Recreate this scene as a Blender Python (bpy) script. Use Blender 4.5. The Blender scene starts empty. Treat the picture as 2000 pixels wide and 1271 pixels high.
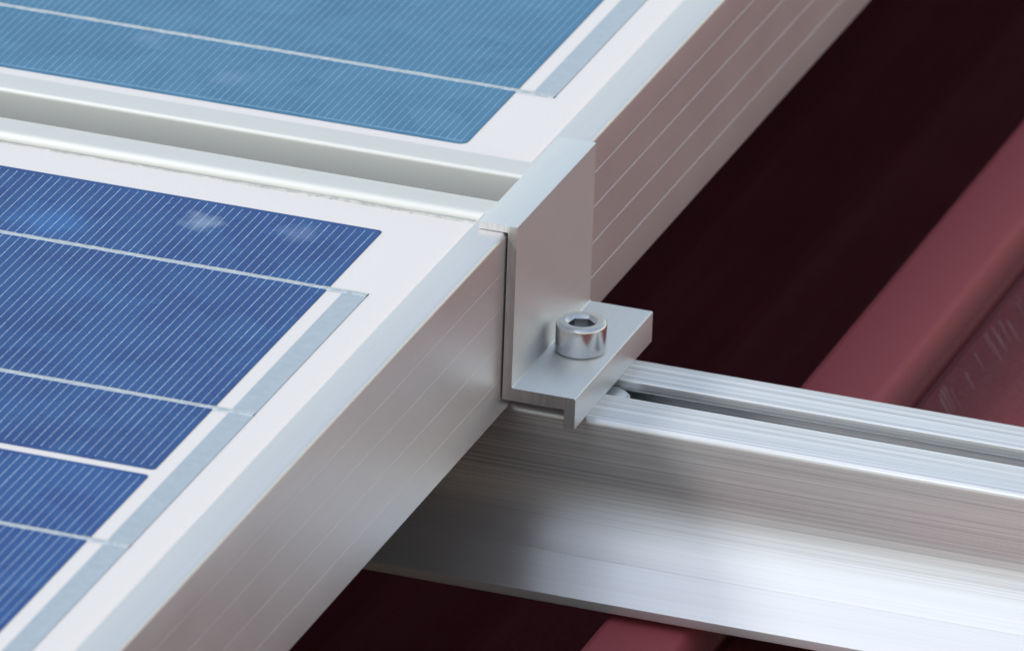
import bpy, bmesh, math, random
from mathutils import Vector, Matrix
random.seed(7)
S = 0.001                      # everything below is written in millimetres
scene = bpy.context.scene

# ------------------------------------------------------------------ camera
cam_d = bpy.data.cameras.new('camera')
cam = bpy.data.objects.new('camera', cam_d)
scene.collection.objects.link(cam)
R_ = Vector((0.94205902, 0.33374634, 0.03373706))
U_ = Vector((-0.16294264, 0.36737151, 0.91568983))
F_ = Vector((-0.29321409, 0.86813107, -0.40046715))
cam.matrix_world = Matrix(((R_.x, U_.x, -F_.x, 0.80663), (R_.y, U_.y, -F_.y, -2.36702),
                           (R_.z, U_.z, -F_.z, 1.07217), (0, 0, 0, 1)))
cam_d.sensor_width = 36.0
cam_d.lens = 388.3
cam_d.shift_x = -0.005
cam_d.shift_y = 0.0013
cam_d.clip_start = 0.05
cam_d.clip_end = 2000
cam_d.dof.use_dof = True
cam_d.dof.focus_distance = 2.725
cam_d.dof.aperture_fstop = 30
scene.camera = cam

# ------------------------------------------------------------------ light
world = bpy.data.worlds.new('World')
scene.world = world
world.use_nodes = True
wn = world.node_tree.nodes
sky = wn.new('ShaderNodeTexSky')
sky.sky_type = 'NISHITA'
sky.sun_disc = False
SUN_DIR = Vector((-0.585, -0.38, 0.72)).normalized()     # towards the sun
sky.sun_elevation = math.asin(SUN_DIR.z)
sky.sun_rotation = math.atan2(SUN_DIR.x, SUN_DIR.y)
sky.air_density = 2.0
sky.dust_density = 1.0
sky.ozone_density = 1.0
pale = wn.new('ShaderNodeHueSaturation')                 # thin white cloud: a paler sky
pale.inputs['Saturation'].default_value = 0.66
world.node_tree.links.new(sky.outputs[0], pale.inputs['Color'])
world.node_tree.links.new(pale.outputs[0], wn['Background'].inputs[0])
wn['Background'].inputs[1].default_value = 0.13
sun_d = bpy.data.lights.new('sun', 'SUN')
sun_d.energy = 1.75
sun_d.angle = math.radians(9)
sun_d.color = (1.0, 0.975, 0.945)
sun = bpy.data.objects.new('sun', sun_d)
scene.collection.objects.link(sun)
sun.rotation_euler = SUN_DIR.to_track_quat('Z', 'Y').to_euler()
sun.location = (0, 0, 5)
scene.view_settings.view_transform = 'Standard'
scene.view_settings.look = 'None'
scene.view_settings.gamma = 1
scene.view_settings.exposure = 0.71

# ------------------------------------------------------------------ helpers
col = scene.collection

def link(o, parent=None):
    col.objects.link(o)
    if parent is not None:
        o.parent = parent
    return o

def tag(o, label=None, cat=None, group=None, kind=None):
    if label: o['label'] = label
    if cat: o['category'] = cat
    if group: o['group'] = group
    if kind: o['kind'] = kind
    return o

def empty(name, loc=(0, 0, 0)):
    o = bpy.data.objects.new(name, None)
    o.empty_display_size = 0.02
    o.location = [c * S for c in loc]
    return link(o)

def finish(name, bm, mats, parent=None, angle=28, smooth=True):
    bmesh.ops.recalc_face_normals(bm, faces=bm.faces)
    me = bpy.data.meshes.new(name)
    for f in bm.faces: f.smooth = smooth
    bm.to_mesh(me); bm.free()
    if smooth: me.set_sharp_from_angle(angle=math.radians(angle))
    for m in (mats if isinstance(mats, (list, tuple)) else [mats]): me.materials.append(m)
    return link(bpy.data.objects.new(name, me), parent)

def rounded(pts, seg=5):
    """profile of (a, b) or (a, b, radius) with its given corners turned into arcs"""
    out = []
    n = len(pts)
    for i, p in enumerate(pts):
        if len(p) == 2 or p[2] <= 0:
            out.append((p[0], p[1])); continue
        P0 = Vector(p[:2]); A = Vector(pts[i - 1][:2]) - P0; B = Vector(pts[(i + 1) % n][:2]) - P0
        A.normalize(); B.normalize()
        half = A.angle(B) / 2
        r = p[2]
        d = r / math.tan(half)
        c = P0 + (A + B).normalized() * (r / math.sin(half))
        v0 = P0 + A * d - c; v1 = P0 + B * d - c
        a0 = math.atan2(v0.y, v0.x); a1 = math.atan2(v1.y, v1.x)
        da = (a1 - a0 + math.pi) % (2 * math.pi) - math.pi
        for k in range(seg + 1):
            a = a0 + da * k / seg
            out.append((c.x + r * math.cos(a), c.y + r * math.sin(a)))
    return out

def prism(bm, prof, put, t0, t1):
    """extrude a profile: put(a, b, t) gives the point; t0 / t1 are numbers or functions of (a, b)"""
    f0 = t0 if callable(t0) else (lambda a, b: t0)
    f1 = t1 if callable(t1) else (lambda a, b: t1)
    l0 = [bm.verts.new(Vector(put(a, b, f0(a, b))) * S) for a, b in prof]
    l1 = [bm.verts.new(Vector(put(a, b, f1(a, b))) * S) for a, b in prof]
    n = len(prof)
    for i in range(n):
        j = (i + 1) % n
        bm.faces.new((l0[i], l0[j], l1[j], l1[i]))
    bm.faces.new(l0[::-1]); bm.faces.new(l1)
    return l0, l1

def box(bm, x0, x1, y0, y1, z0, z1):
    prism(bm, [(x0, y0), (x1, y0), (x1, y1), (x0, y1)], lambda a, b, t: (a, b, t), z0, z1)

# ------------------------------------------------------------------ materials
def new_mat(name):
    m = bpy.data.materials.new(name); m.use_nodes = True
    return m, m.node_tree.nodes, m.node_tree.links, m.node_tree.nodes['Principled BSDF']

def node(nodes, kind, **kw):
    n = nodes.new(kind)
    for k, v in kw.items(): setattr(n, k, v)
    return n

def math_node(nodes, links, op, a, b=None, c=None, clamp=False):
    n = nodes.new('ShaderNodeMath'); n.operation = op; n.use_clamp = clamp
    for i, v in enumerate((a, b, c)):
        if v is None: continue
        if isinstance(v, (int, float)): n.inputs[i].default_value = v
        else: links.new(v, n.inputs[i])
    return n.outputs[0]

def mix_col(nodes, links, fac, a, b):
    n = nodes.new('ShaderNodeMix'); n.data_type = 'RGBA'
    for sock, v in ((n.inputs[0], fac), (n.inputs[6], a), (n.inputs[7], b)):
        if isinstance(v, (int, float)): sock.default_value = v
        elif isinstance(v, tuple): sock.default_value = (*v, 1)
        else: links.new(v, sock)
    return n.outputs[2]

def mapped(nodes, links, scale=(1, 1, 1), coord='Object'):
    tc = nodes.new('ShaderNodeTexCoord'); mp = nodes.new('ShaderNodeMapping')
    mp.inputs['Scale'].default_value = scale
    links.new(tc.outputs[coord], mp.inputs[0])
    return mp.outputs[0]

def noise(nodes, links, vec, scale, detail=2, rough=0.5):
    n = nodes.new('ShaderNodeTexNoise')
    n.inputs['Scale'].default_value = scale; n.inputs['Detail'].default_value = detail
    n.inputs['Roughness'].default_value = rough
    links.new(vec, n.inputs['Vector'])
    return n.outputs['Fac']

def ramp(nodes, links, fac, stops):
    n = nodes.new('ShaderNodeMapRange')
    n.inputs[1].default_value, n.inputs[2].default_value, n.inputs[3].default_value, n.inputs[4].default_value = stops
    links.new(fac, n.inputs[0])
    return n.outputs[0]

def brushed(N, L, P, axis, amount=0.75):
    """drawing lines along the axis spread reflections across it"""
    t = N.new('ShaderNodeCombineXYZ'); t.inputs[axis].default_value = 1
    L.new(t.outputs[0], P.inputs['Tangent'])
    P.inputs['Anisotropic'].default_value = amount
    P.inputs['Anisotropic Rotation'].default_value = 0.25

def aluminium(name, base, metallic, rough, grain=(1, 1, 1), streak=0.06, bump=0.0, fine=2500):
    """anodised / mill-finish aluminium with drawing streaks along the stretched axis"""
    m, N, L, P = new_mat(name)
    v = mapped(N, L, grain)
    a = noise(N, L, v, fine * 0.12, 3, 0.6)
    b = noise(N, L, v, fine, 2, 0.6)
    v2 = mapped(N, L)
    blot = noise(N, L, v2, 45, 3, 0.55)
    s = math_node(N, L, 'ADD', math_node(N, L, 'MULTIPLY', a, 0.6), math_node(N, L, 'MULTIPLY', b, 0.4))
    dark = tuple(c * (1 - 2.2 * streak) for c in base); lite = tuple(min(1, c * (1 + 1.2 * streak)) for c in base)
    c = mix_col(N, L, ramp(N, L, s, (0.32, 0.68, 0, 1)), dark, lite)
    L.new(c, P.inputs['Base Color'])
    P.inputs['Metallic'].default_value = metallic
    if min(grain) < 0.5 and grain.index(min(grain)) < 2: brushed(N, L, P, grain.index(min(grain)))
    r = math_node(N, L, 'ADD', ramp(N, L, blot, (0.3, 0.7, -0.01, 0.012)), ramp(N, L, s, (0.3, 0.7, rough + 0.018, rough - 0.018)))
    L.new(r, P.inputs['Roughness'])
    if bump:
        bp = N.new('ShaderNodeBump'); bp.inputs['Strength'].default_value = 1.0
        bp.inputs['Distance'].default_value = bump
        L.new(s, bp.inputs['Height']); L.new(bp.outputs[0], P.inputs['Normal'])
    return m

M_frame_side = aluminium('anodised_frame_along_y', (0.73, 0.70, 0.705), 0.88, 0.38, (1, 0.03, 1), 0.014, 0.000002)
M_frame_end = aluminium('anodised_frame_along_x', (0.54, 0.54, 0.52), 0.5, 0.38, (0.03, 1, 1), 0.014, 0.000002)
M_clamp = aluminium('anodised_clamp', (0.69, 0.69, 0.70), 0.8, 0.38, (1, 0.05, 1), 0.018, 0.000002)
M_clamp_cut = aluminium('sawn_clamp_end', (0.62, 0.61, 0.60), 0.85, 0.42, (1, 1, 0.08), 0.12, 0.00003, 1500)
M_nut = aluminium('zinc_plated_nut', (0.82, 0.84, 0.84), 0.7, 0.35)

def rail_material():
    m, N, L, P = new_mat('mill_finish_rail')
    v = mapped(N, L, (0.0025, 1, 1))
    wide = noise(N, L, v, 700, 5, 0.75)
    fine = noise(N, L, v, 2600, 2, 0.6)
    s = math_node(N, L, 'ADD', math_node(N, L, 'MULTIPLY', wide, 0.4), math_node(N, L, 'MULTIPLY', fine, 0.6))
    geo = N.new('ShaderNodeTexCoord'); sep = N.new('ShaderNodeSeparateXYZ')
    L.new(geo.outputs['Object'], sep.inputs[0])
    # drawing lines are strongest on the upper wall (above 75 mm under the frame top) and fade below
    zone = ramp(N, L, sep.outputs['Z'], (-0.080, -0.066, 0.12, 1.0))
    s2 = math_node(N, L, 'ADD', math_node(N, L, 'MULTIPLY', math_node(N, L, 'SUBTRACT', s, 0.5), zone), 0.5)
    c = mix_col(N, L, ramp(N, L, s2, (0.36, 0.62, 0, 1)), (0.46, 0.455, 0.46), (0.90, 0.895, 0.895))
    specks = N.new('ShaderNodeTexVoronoi'); specks.inputs['Scale'].default_value = 55
    L.new(mapped(N, L, (0.5, 1, 1)), specks.inputs['Vector'])
    sp = ramp(N, L, specks.outputs['Distance'], (0.016, 0.03, 1, 0))
    c = mix_col(N, L, math_node(N, L, 'MULTIPLY', sp, 0.7), c, (0.1, 0.1, 0.1))
    L.new(c, P.inputs['Base Color'])
    P.inputs['Metallic'].default_value = 0.88
    brushed(N, L, P, 0, 0.8)
    L.new(ramp(N, L, s2, (0.3, 0.7, 0.42, 0.32)), P.inputs['Roughness'])
    bp = N.new('ShaderNodeBump'); bp.inputs['Strength'].default_value = 1.0; bp.inputs['Distance'].default_value = 0.00001
    L.new(s2, bp.inputs['Height']); L.new(bp.outputs[0], P.inputs['Normal'])
    return m
M_rail = rail_material()

def plain(name, colr, rough=0.5, metallic=0.0, vary=0.06, scale=300, coat=0.0, coat_rough=0.1, bump=0.0):
    m, N, L, P = new_mat(name)
    f = noise(N, L, mapped(N, L), scale, 4, 0.6)
    c = mix_col(N, L, ramp(N, L, f, (0.3, 0.7, 0, 1)), tuple(x * (1 - vary) for x in colr), tuple(min(1, x * (1 + vary)) for x in colr))
    L.new(c, P.inputs['Base Color'])
    P.inputs['Roughness'].default_value = rough; P.inputs['Metallic'].default_value = metallic
    P.inputs['Coat Weight'].default_value = coat; P.inputs['Coat Roughness'].default_value = coat_rough
    if bump:
        bp = N.new('ShaderNodeBump'); bp.inputs['Strength'].default_value = 1.0; bp.inputs['Distance'].default_value = bump
        L.new(f, bp.inputs['Height']); L.new(bp.outputs[0], P.inputs['Normal'])
    return m

M_back = plain('white_backsheet_under_glass', (0.525, 0.498, 0.488), 0.6, 0, 0.05, 2200, 0.2, 0.15)
M_ribbon = plain('tinned_ribbon', (0.36, 0.405, 0.455), 0.4, 0.5, 0.06, 500, 0.4, 0.15, 0.00001)
M_busbar = plain('tinned_busbar', (0.44, 0.48, 0.51), 0.36, 0.6, 0.2, 700, 0.4, 0.15, 0.00003)
M_seal = plain('white_sealant', (0.36, 0.36, 0.35), 0.8, 0, 0.25, 400, 0, 0.1, 0.0002)
M_dirt = plain('grit', (0.27, 0.26, 0.24), 0.9, 0, 0.3, 800)
M_bolt = plain('stainless_steel', (0.62, 0.61, 0.61), 0.24, 1.0, 0.05, 900, 0, 0.1, 0.000004)

def cell_material(name, tint_a, tint_b, pitch, border, fing, stains=()):
    m, N, L, P = new_mat(name)
    tc = N.new('ShaderNodeTexCoord'); sep = N.new('ShaderNodeSeparateXYZ')
    L.new(tc.outputs['Object'], sep.inputs[0])
    X, Y = sep.outputs['X'], sep.outputs['Y']
    info = N.new('ShaderNodeObjectInfo')
    off = N.new('ShaderNodeVectorMath'); off.operation = 'ADD'
    L.new(tc.outputs['Object'], off.inputs[0]); L.new(info.outputs['Location'], off.inputs[1])
    vor = N.new('ShaderNodeTexVoronoi'); vor.inputs['Scale'].default_value = 95; vor.inputs['Randomness'].default_value = 1
    warp = N.new('ShaderNodeTexNoise'); warp.inputs['Scale'].default_value = 60
    L.new(off.outputs[0], warp.inputs['Vector'])
    ws = N.new('ShaderNodeVectorMath'); ws.operation = 'SCALE'; ws.inputs['Scale'].default_value = 0.02
    L.new(warp.outputs['Color'], ws.inputs[0])
    wv = N.new('ShaderNodeVectorMath'); wv.operation = 'ADD'
    L.new(off.outputs[0], wv.inputs[0]); L.new(ws.outputs[0], wv.inputs[1]); L.new(wv.outputs[0], vor.inputs['Vector'])
    sepc = N.new('ShaderNodeSeparateColor'); L.new(vor.outputs['Color'], sepc.inputs[0])
    soft = noise(N, L, off.outputs[0], 40, 3, 0.6)
    grain = noise(N, L, off.outputs[0], 1600, 2, 0.7)
    f = math_node(N, L, 'ADD', math_node(N, L, 'MULTIPLY', sepc.outputs[0], 0.35), math_node(N, L, 'MULTIPLY', soft, 0.65))
    base = mix_col(N, L, ramp(N, L, f, (0.25, 0.75, 0, 1)), tint_a, tint_b)
    base = mix_col(N, L, ramp(N, L, grain, (0.35, 0.7, 0, 0.22)), base, tuple(min(1, c * 1.5) for c in tint_b))
    cellvar = N.new('ShaderNodeHueSaturation')
    L.new(ramp(N, L, info.outputs['Random'], (0, 1, 0.86, 1.12)), cellvar.inputs['Value'])
    L.new(base, cellvar.inputs['Color']); base = cellvar.outputs[0]
    for (sx, sy, r, colr, amt) in stains:            # dried marks on this glass
        gv = N.new('ShaderNodeNewGeometry')
        d = N.new('ShaderNodeVectorMath'); d.operation = 'DISTANCE'
        wob = N.new('ShaderNodeVectorMath'); wob.operation = 'ADD'
        sc = N.new('ShaderNodeVectorMath'); sc.operation = 'SCALE'; sc.inputs['Scale'].default_value = 0.012
        nz = N.new('ShaderNodeTexNoise'); nz.inputs['Scale'].default_value = 160; nz.inputs['Detail'].default_value = 4
        L.new(gv.outputs['Position'], nz.inputs['Vector']); L.new(nz.outputs['Color'], sc.inputs[0])
        L.new(gv.outputs['Position'], wob.inputs[0]); L.new(sc.outputs[0], wob.inputs[1])
        L.new(wob.outputs[0], d.inputs[0]); d.inputs[1].default_value = (sx * S + 0.006, sy * S + 0.006, 0.0037)
        k = ramp(N, L, d.outputs['Value'], (r * S * 0.25, r * S, amt, 0))
        base = mix_col(N, L, k, base, colr)
    dv = N.new('ShaderNodeTexVoronoi'); dv.inputs['Scale'].default_value = 150
    L.new(off.outputs[0], dv.inputs['Vector'])
    dsel = N.new('ShaderNodeSeparateColor'); L.new(dv.outputs['Color'], dsel.inputs[0])
    dk = math_node(N, L, 'MULTIPLY', ramp(N, L, dv.outputs['Distance'], (0.02, 0.05, 1, 0)), math_node(N, L, 'GREATER_THAN', dsel.outputs[1], 0.8))
    base = mix_col(N, L, math_node(N, L, 'MULTIPLY', dk, 0.6), base, (0.45, 0.52, 0.58))
    # printed fingers along Y, a little under the width of the gaps the photo shows
    ph = math_node(N, L, 'DIVIDE', math_node(N, L, 'SUBTRACT', 0.078 - 0.0017, X), pitch * S)
    fr = math_node(N, L, 'ABSOLUTE', math_node(N, L, 'SUBTRACT', math_node(N, L, 'FRACT', math_node(N, L, 'ADD', ph, 0.5)), 0.5))
    hw = 0.085 / pitch
    fin = ramp(N, L, fr, (hw * 0.75, hw * 1.25, 1, 0))
    inx = math_node(N, L, 'LESS_THAN', math_node(N, L, 'ABSOLUTE', X), 0.078 - 0.0014)
    iny = math_node(N, L, 'LESS_THAN', math_node(N, L, 'ABSOLUTE', Y), 0.078 - 0.0015)
    fin = math_node(N, L, 'MULTIPLY', math_node(N, L, 'MULTIPLY', fin, inx), iny)
    dots = noise(N, L, mapped(N, L, (1, 1, 1)), 900, 2, 0.6)
    fin = math_node(N, L, 'MULTIPLY', fin, ramp(N, L, dots, (0.35, 0.65, 0.55, 1.0)))
    fin = math_node(N, L, 'MULTIPLY', fin, ramp(N, L, noise(N, L, mapped(N, L, (1, 0.08, 1)), 260, 3, 0.7), (0.3, 0.7, 0.6, 1.05)))
    if border:
        bd = math_node(N, L, 'ABSOLUTE', math_node(N, L, 'SUBTRACT', math_node(N, L, 'ABSOLUTE', Y), 0.078 - 0.0017))
        bl = math_node(N, L, 'MULTIPLY', ramp(N, L, bd, (0.00008, 0.00014, 0.9, 0)), inx)
        fin = math_node(N, L, 'MAXIMUM', fin, bl)
    c = mix_col(N, L, fin, base, fing)
    L.new(c, P.inputs['Base Color'])
    P.inputs['Roughness'].default_value = 0.5
    P.inputs['Specular IOR Level'].default_value = 0.2
    P.inputs['Coat Weight'].default_value = 0.14
    P.inputs['Coat Roughness'].default_value = 0.12
    P.inputs['Coat IOR'].default_value = 1.4
    return m
M_cell_deep = cell_material('deep_blue_cell', (0.004, 0.031, 0.146), (0.009, 0.058, 0.188), 2.317, False, (0.38, 0.48, 0.58),
    [(-74, -8.3, 7, (0.35, 0.42, 0.47), 0.32), (-48.8, -5.2, 7, (0.30, 0.36, 0.48), 0.16),
     (-108, -23, 13, (0.02, 0.12, 0.32), 0.5)])
M_cell_pale = cell_material('teal_blue_cell', (0.026, 0.100, 0.188), (0.042, 0.130, 0.222), 2.05, True, (0.22, 0.38, 0.50),
    [(-100, 82, 6, (0.25, 0.32, 0.45), 0.14), (-128, 98, 6, (0.3, 0.36, 0.45), 0.14)])

def roof_material():
    m, N, L, P = new_mat('dark_red_coated_steel')
    v = mapped(N, L)
    a = noise(N, L, v, 14, 4, 0.6); b = noise(N, L, v, 900, 2, 0.6)
    c = mix_col(N, L, ramp(N, L, a, (0.3, 0.7, 0, 1)), (0.118, 0.019, 0.026), (0.140, 0.024, 0.032))
    c = mix_col(N, L, ramp(N, L, b, (0.45, 0.75, 0, 0.15)), c, (0.26, 0.14, 0.14))
    # rain has drawn the dust into streaks down the slope
    st = noise(N, L, mapped(N, L, (1, 0.04, 1)), 170, 4, 0.65)
    c = mix_col(N, L, ramp(N, L, st, (0.48, 0.78, 0, 0.35)), c, (0.155, 0.055, 0.056))
    # the crest's brighter skylight is painted in: a paler red towards the rib top
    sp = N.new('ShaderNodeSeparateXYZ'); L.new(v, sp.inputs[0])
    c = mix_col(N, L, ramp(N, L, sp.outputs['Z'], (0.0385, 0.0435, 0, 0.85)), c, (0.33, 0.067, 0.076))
    L.new(c, P.inputs['Base Color'])
    P.inputs['Roughness'].default_value = 0.5
    P.inputs['Specular IOR Level'].default_value = 0.1
    bp = N.new('ShaderNodeBump'); bp.inputs['Strength'].default_value = 0.4; bp.inputs['Distance'].default_value = 0.0001
    L.new(b, bp.inputs['Height']); L.new(bp.outputs[0], P.inputs['Normal'])
    return m
M_roof = roof_material()
M_scratch = plain('bare_scratch', (0.22, 0.11, 0.115), 0.5, 0, 0.2, 600)
M_ground = plain('lawn', (0.07, 0.10, 0.04), 0.9, 0, 0.5, 2)

# ------------------------------------------------------------------ ground and roof
bm = bmesh.new()
g = 300000
vs = [bm.verts.new(Vector(p) * S) for p in ((-g, -g, -3600), (g, -g, -3600), (g, g, -3600), (-g, g, -3600))]
bm.faces.new(vs)
tag(finish('ground', bm, M_ground, smooth=False), kind='structure')

roof = tag(empty('metal_roof', (0, 0, -140)),
           'dark red ribbed sheet metal roof lying under the rail and the solar panels', 'roof')
ZC = -95.5
def roof_profile():
    top = []
    for k in range(-6, 7):
        o = k * 340.0
        top += [(o - 140, -172, 3), *[q for k2 in (-112, -78, -44, -12) for q in ((o + k2 - 9, -172), (o + k2 - 2, -171.1, 3), (o + k2 + 2, -171.1, 3), (o + k2 + 9, -172))], (o + 18, -172, 4), (o + 32.4, ZC, 2.2), (o + 53.2, ZC, 2.6), (o + 57.6, -103.4, 1.6),
                (o + 58.2, -105.4, 0.3), (o + 59.6, -105.4, 0.3), (o + 60.2, -103.8, 0.4), (o + 184, -103.8, 3)]
    under = [(a, b - 0.7) for a, b, *_ in reversed(top)]
    return rounded(top[:-1] + [top[-1][:2]], 4) + under
prof = roof_profile()
bm = bmesh.new()
prism(bm, prof, lambda a, b, t: (a, t, b + 140), -1800, 3600)
sheet = finish('roof_sheet', bm, [M_roof, M_scratch], roof, 30)
# bare scratches scored into the flat beside the rib: slivers of the same sheet
bm = bmesh.new(); bm.from_mesh(sheet.data)
rs = random.Random(3)
for i in range(30):
    y = 150 + 120 * rs.random() ** 0.9 if i < 22 else rs.uniform(-10, 60)
    x = 61.5 + rs.uniform(0, 3.5); ln = rs.uniform(6, 17) * (1.0 if i < 22 else 0.6)
    dx, dy = 0.50 * ln, -0.86 * ln
    w = rs.uniform(0.06, 0.15)
    z = 140 - 103.8 + 0.06 + i * 0.0008
    q = [(x - w, y - w * .6, z), (x + w, y + w * .6, z), (x + dx + w * .3, y + dy + w * .3, z), (x + dx - w * .3, y + dy - w * .3, z)]
    f = bm.faces.new([bm.verts.new(Vector(p) * S) for p in q]); f.material_index = 1
bm.to_mesh(sheet.data); bm.free()

# ------------------------------------------------------------------ solar panels
H = 49.33
def bar_profile(inner_r, g=1.0):
    pts = [(0, -H, 0.5)]
    for zc in (-39.0, -29.4, -19.4, -9.8):
        pts += [(0, zc - 0.09 * g), (0.10 * g, zc - 0.02), (0, zc + 0.07 * g)]
    pts += [(0, 0, 1.15)]
    pts += [(9.79, 0, inner_r), (9.79, -2.42), (2.1, -2.42), (2.1, -H + 2), (27, -H + 2), (27, -H)]
    return rounded(pts, 6)

def make_panel(name, y_edge, sign, width, length, first_row, pitch_row, corner, cellmat, label, r_end):
    """outer long edge at x = 0, short edge at y_edge, body towards -x and sign * y"""
    root = tag(empty(name, (0, y_edge, -H)), label, 'solar panel', 'solar panels on the rail')
    T = lambda a, b, t: (a, t - y_edge, b + H)
    ya, yb = y_edge, y_edge + sign * length
    side = bar_profile(0.7, 0.6 if sign < 0 else 1.15); end = bar_profile(r_end)
    def bar(put, t0, t1, pr, mat):
        bm = bmesh.new(); prism(bm, pr, put, t0, t1)
        return finish('frame_bar', bm, mat, root, 25)
    loc = lambda x, y, z: (x, y - y_edge, z + H)
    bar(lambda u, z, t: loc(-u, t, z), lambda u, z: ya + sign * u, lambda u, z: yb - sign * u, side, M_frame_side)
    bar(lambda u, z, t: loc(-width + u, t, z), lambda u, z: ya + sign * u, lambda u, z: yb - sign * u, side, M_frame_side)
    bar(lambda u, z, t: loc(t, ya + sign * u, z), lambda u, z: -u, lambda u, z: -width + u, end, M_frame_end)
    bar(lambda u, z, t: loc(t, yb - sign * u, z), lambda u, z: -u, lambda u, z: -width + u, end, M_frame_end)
    bm = bmesh.new()
    y0, y1 = sorted((ya + sign * 2.3, yb - sign * 2.3))
    box(bm, -width + 2.3, -2.3, y0 - y_edge, y1 - y_edge, -7 + H, -2.5 + H)
    finish('backsheet', bm, M_back, root, smooth=False)
    # one cell and two busbars, then copies
    bm = bmesh.new()
    c = corner
    prism(bm, rounded([(-78, -78, c), (78, -78, c), (78, 78, c), (-78, 78, c)], 4), lambda a, b, t: (a, b, t), 0.0, 0.2)
    cell0 = finish('solar_cell', bm, cellmat, root, smooth=False)
    def bus(x1):
        bm = bmesh.new()
        n = 120; rr = random.Random(5)
        ring = []
        for i in range(n + 1):
            x = -79 + (x1 + 79) * i / n
            wv = 1.0 + rr.uniform(-.16, .16); wz = rr.uniform(-.03, .03)
            ring.append([bm.verts.new(Vector(p) * S) for p in ((x, -wv, .1), (x, -wv * .8, .30 + wz), (x, wv * .8, .30 - wz), (x, wv, .1))])
        for i in range(n):
            for j in range(3):
                bm.faces.new((ring[i][j], ring[i + 1][j], ring[i + 1][j + 1], ring[i][j + 1]))
        me_o = finish('busbar', bm, M_busbar, cell0, 60)
        return me_o
    b_long = bus(78 + 10.3); b_short = bus(79)
    long_me, short_me = b_long.data, b_short.data
    rows, cols = 3, 5
    first = True
    for r in range(rows):
        yc = first_row + sign * (78 + r * pitch_row)
        for k in range(cols):
            xc = -30.44 - 78 - k * 158.0
            if first:
                cl = cell0; first = False
                b1, b2 = b_long, b_short
            else:
                cl = cell0.copy(); link(cl, root)
                b1, b2 = b_long.copy(), b_short.copy(); link(b1, cl); link(b2, cl)
            cl.location = Vector((xc, yc - y_edge, -2.5 + H)) * S
            for b, yy in ((b1, 39), (b2, -39)):
                b.data = long_me if k == 0 else short_me
                b.location = Vector((0, yy, 0)) * S
    # bus ribbon that joins the strings at the end of the rows, with solder pads
    bm = bmesh.new()
    r0 = first_row + sign * 38.0; r1 = first_row + sign * (pitch_row + 118.2)
    lo, hi = sorted((r0, r1))
    prism(bm, [(-26.16, lo - y_edge), (-20.09, lo - y_edge), (-20.09, hi - y_edge), (-26.16, hi - y_edge)],
          lambda a, b, t: (a, b, t), -2.45 + H, -2.34 + H)
    rr = random.Random(11)
    for j in (0, 1):
        for yy in (39, 117):
            if sign < 0 and j == 0 and yy == 39: continue
            yc = first_row + sign * (j * pitch_row + yy) - y_edge
            for i in range(16):                      # crimped solder dabs
                x = -25.6 + 5 * (i % 8) / 7.0 + rr.uniform(-.2, .2); y = yc + (-0.5 if i < 8 else 0.5) + rr.uniform(-.2, .2)
                bmesh.ops.create_icosphere(bm, subdivisions=1, radius=0.24 * S, matrix=Matrix.Translation(Vector((x, y, -2.26 + H)) * S))
    finish('bus_ribbon', bm, M_ribbon, root, 30)
    return root

near = make_panel('solar_panel', 29.4, -1, 992, 1640, 4.59, 159.3, 1.0, M_cell_deep,
                  'solar panel in front with deep blue cells, its side bar running to the lower left', 2.3)
far = make_panel('solar_panel', 47.35 - 0.9, 1, 992, 1640, 65.16, 159.3, 2.2, M_cell_pale,
                 'solar panel behind the gap with paler teal blue cells, side running to upper right', 0.9)

# squeezed-out sealant along the inner lip of the front panel
bm = bmesh.new()
rr = random.Random(2)
ring = []
n = 150
for i in range(n + 1):
    x = -200 + 190.0 * i / n
    amp = 0.25 + 0.75 * max(0, min(1, (x + 85) / 25))
    yy = 18.9 - 29.4 + 0.35 * math.sin(i * .23) * math.sin(i * .071) * amp + rr.uniform(-.07, .07) * amp
    rad = 0.30 + 0.14 * amp + (0.10 * math.sin(i * .31 + 1) + rr.uniform(-.06, .08)) * amp
    ring.append([bm.verts.new(Vector((x, yy + rad * math.cos(a), -2.55 + H + rad * 1.1 * math.sin(a))) * S)
                 for a in (0, math.pi / 4, math.pi / 2, 3 * math.pi / 4, math.pi)])
for i in range(n):
    for j in range(4):
        bm.faces.new((ring[i][j], ring[i + 1][j], ring[i + 1][j + 1], ring[i][j + 1]))
for i in range(18):
    x = -8 - 70 * rr.random() ** 1.5
    c0 = Vector((x, 18.9 - 29.4 + rr.uniform(-.9, .35), -2.47 + H)) * S
    geo = bmesh.ops.create_icosphere(bm, subdivisions=1, radius=rr.uniform(.10, .26) * S, matrix=Matrix.Translation(c0) @ Matrix.Diagonal((1 + 2 * rr.random(), 1, .6, 1)))
    for v in geo['verts']:
        for f in v.link_faces: f.material_index = 1
finish('sealant_bead', bm, [M_seal, M_dirt], near, 80)

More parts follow.
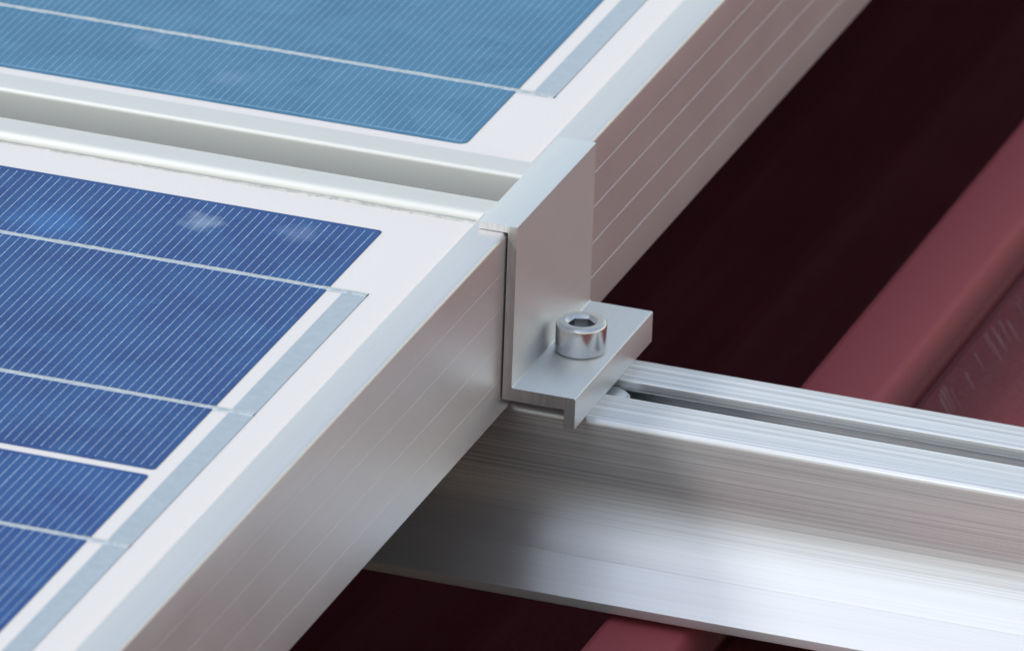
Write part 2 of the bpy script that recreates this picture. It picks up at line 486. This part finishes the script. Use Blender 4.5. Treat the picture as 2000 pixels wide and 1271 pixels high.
# ------------------------------------------------------------------ mounting rail
def rail_profile():
    near_side = [(34.68, -49.7, 0.35), (18.74, -49.7, 1.7), *[(18.74 - 23.4 * (1 - math.cos(math.radians(a))), -66 - 23.4 * math.sin(math.radians(a))) for a in range(0, 48, 4)],
                 (11.25, -83.55), (10.95, -83.95), (10.55, -83.75), (10.35, -83.78), (1.7, -91.2, 0.35), (1.7, -93.6, 0.3), (9, -95.4)]
    mid = 2 * 38.8
    far_side = [(mid - p[0], *p[1:]) for p in reversed(near_side)]
    far_side[-1] = (44.70, -49.7, 0.35)
    slot = [(44.70, -52.1, 0.25), (45.0, -52.35), (44.6, -52.7, 0.2), (54.0, -52.7), (54.0, -63.5), (23.5, -63.5), (23.5, -52.3), (34.68, -52.3, 0.3)]
    return rounded(near_side + far_side + slot, 6)
rail = None
bm = bmesh.new()
prism(bm, rail_profile(), lambda a, b, t: (t, a, b), -900, 330)
rail = finish('mounting_rail', bm, M_rail, None, 22)
tag(rail, 'silver aluminium mounting rail with a slot along its top, lying across the red roof', 'rail')

# ------------------------------------------------------------------ end clamp
bm = bmesh.new()
cp = rounded([(-7.3, 0.12, 0.2), (0.35, 0.12), (0.35, -44.75, 0.3), (16.7, -44.75), (16.7, -49.72), (19.58, -49.72, 0.25),
              (19.58, -41.37, 0.45), (2.73, -41.37, 0.5), (2.73, 1.97, 0.35), (-7.3, 1.97, 0.3)], 3)
l0, l1 = prism(bm, cp, lambda a, b, t: (a, t, b), 10.5, 70.0)
for f in bm.faces:
    if len(f.verts) > 4: f.material_index = 1
clamp = finish('end_clamp', bm, [M_clamp, M_clamp_cut], None, 22)
tag(clamp, 'silver stepped aluminium end clamp holding both panel frames down on the rail', 'clamp')

# ------------------------------------------------------------------ socket head bolt
bolt = tag(empty('socket_head_bolt', (10.67, 39.95, -41.37)),
           'shiny round steel bolt with a hexagon socket, standing on the foot of the clamp', 'bolt')
bm = bmesh.new()
NS = 72
rot = math.radians(19.5)
def ringc(r, z, hexr=None):
    out = []
    for i in range(NS):
        a = 2 * math.pi * i / NS
        rr_ = r
        if hexr is not None:
            k = (a + math.pi / 6) % (math.pi / 3) - math.pi / 6      # corners at a = 30 deg + n * 60
            rr_ = hexr / math.cos(k)
        aa = a + rot + math.pi / 6
        out.append(bm.verts.new(Vector((rr_ * math.cos(aa), rr_ * math.sin(aa), z)) * S))
    return out
rings = [ringc(5.6, 0.02), ringc(6.0, 0.02), ringc(6.42, 0.35), ringc(6.5, 0.6), ringc(6.5, 6.9), ringc(6.45, 7.25), ringc(6.28, 7.6), ringc(6.0, 7.85),
         ringc(5.6, 7.98), ringc(5.2, 8.0), ringc(4.15, 8.0), ringc(3.95, 7.9), ringc(0, 7.15, 3.02), ringc(0, 6.9, 3.0), ringc(0, 3.4, 3.0), ringc(1.4, 2.7)]
for a, b in zip(rings, rings[1:]):
    for i in range(NS):
        j = (i + 1) % NS
        bm.faces.new((a[i], a[j], b[j], b[i]))
bm.faces.new(rings[0][::-1]); bm.faces.new(rings[-1])
finish('bolt_head', bm, M_bolt, bolt, 24)
bm = bmesh.new()
bmesh.ops.create_cone(bm, cap_ends=True, segments=32, radius1=4 * S, radius2=4 * S, depth=20 * S, matrix=Matrix.Translation(Vector((0, 0, -10.02)) * S))
finish('shank', bm, M_bolt, bolt, 30)

# ------------------------------------------------------------------ slot nut
bm = bmesh.new()
nut = []
for i in range(13):
    a = -math.pi / 2 + math.pi * i / 12
    nut.append((8.6 + 4.3 * math.cos(a), 4.4 * math.sin(a)))
nut += [(-x, -y) for x, y in nut]
prism(bm, nut, lambda a, b, t: (a, b, t), 0, 6.5)
bmesh.ops.bevel(bm, geom=[e for e in bm.edges if abs(e.verts[0].co.z - e.verts[1].co.z) < 1e-7], offset=0.7 * S, segments=3, affect='EDGES')
nut_o = finish('slot_nut', bm, M_nut, None, 30)
nut_o.location = Vector((11.2, 39.7, -58.2)) * S
tag(nut_o, 'small pale rounded nut sitting in the rail slot just under the clamp foot', 'nut')
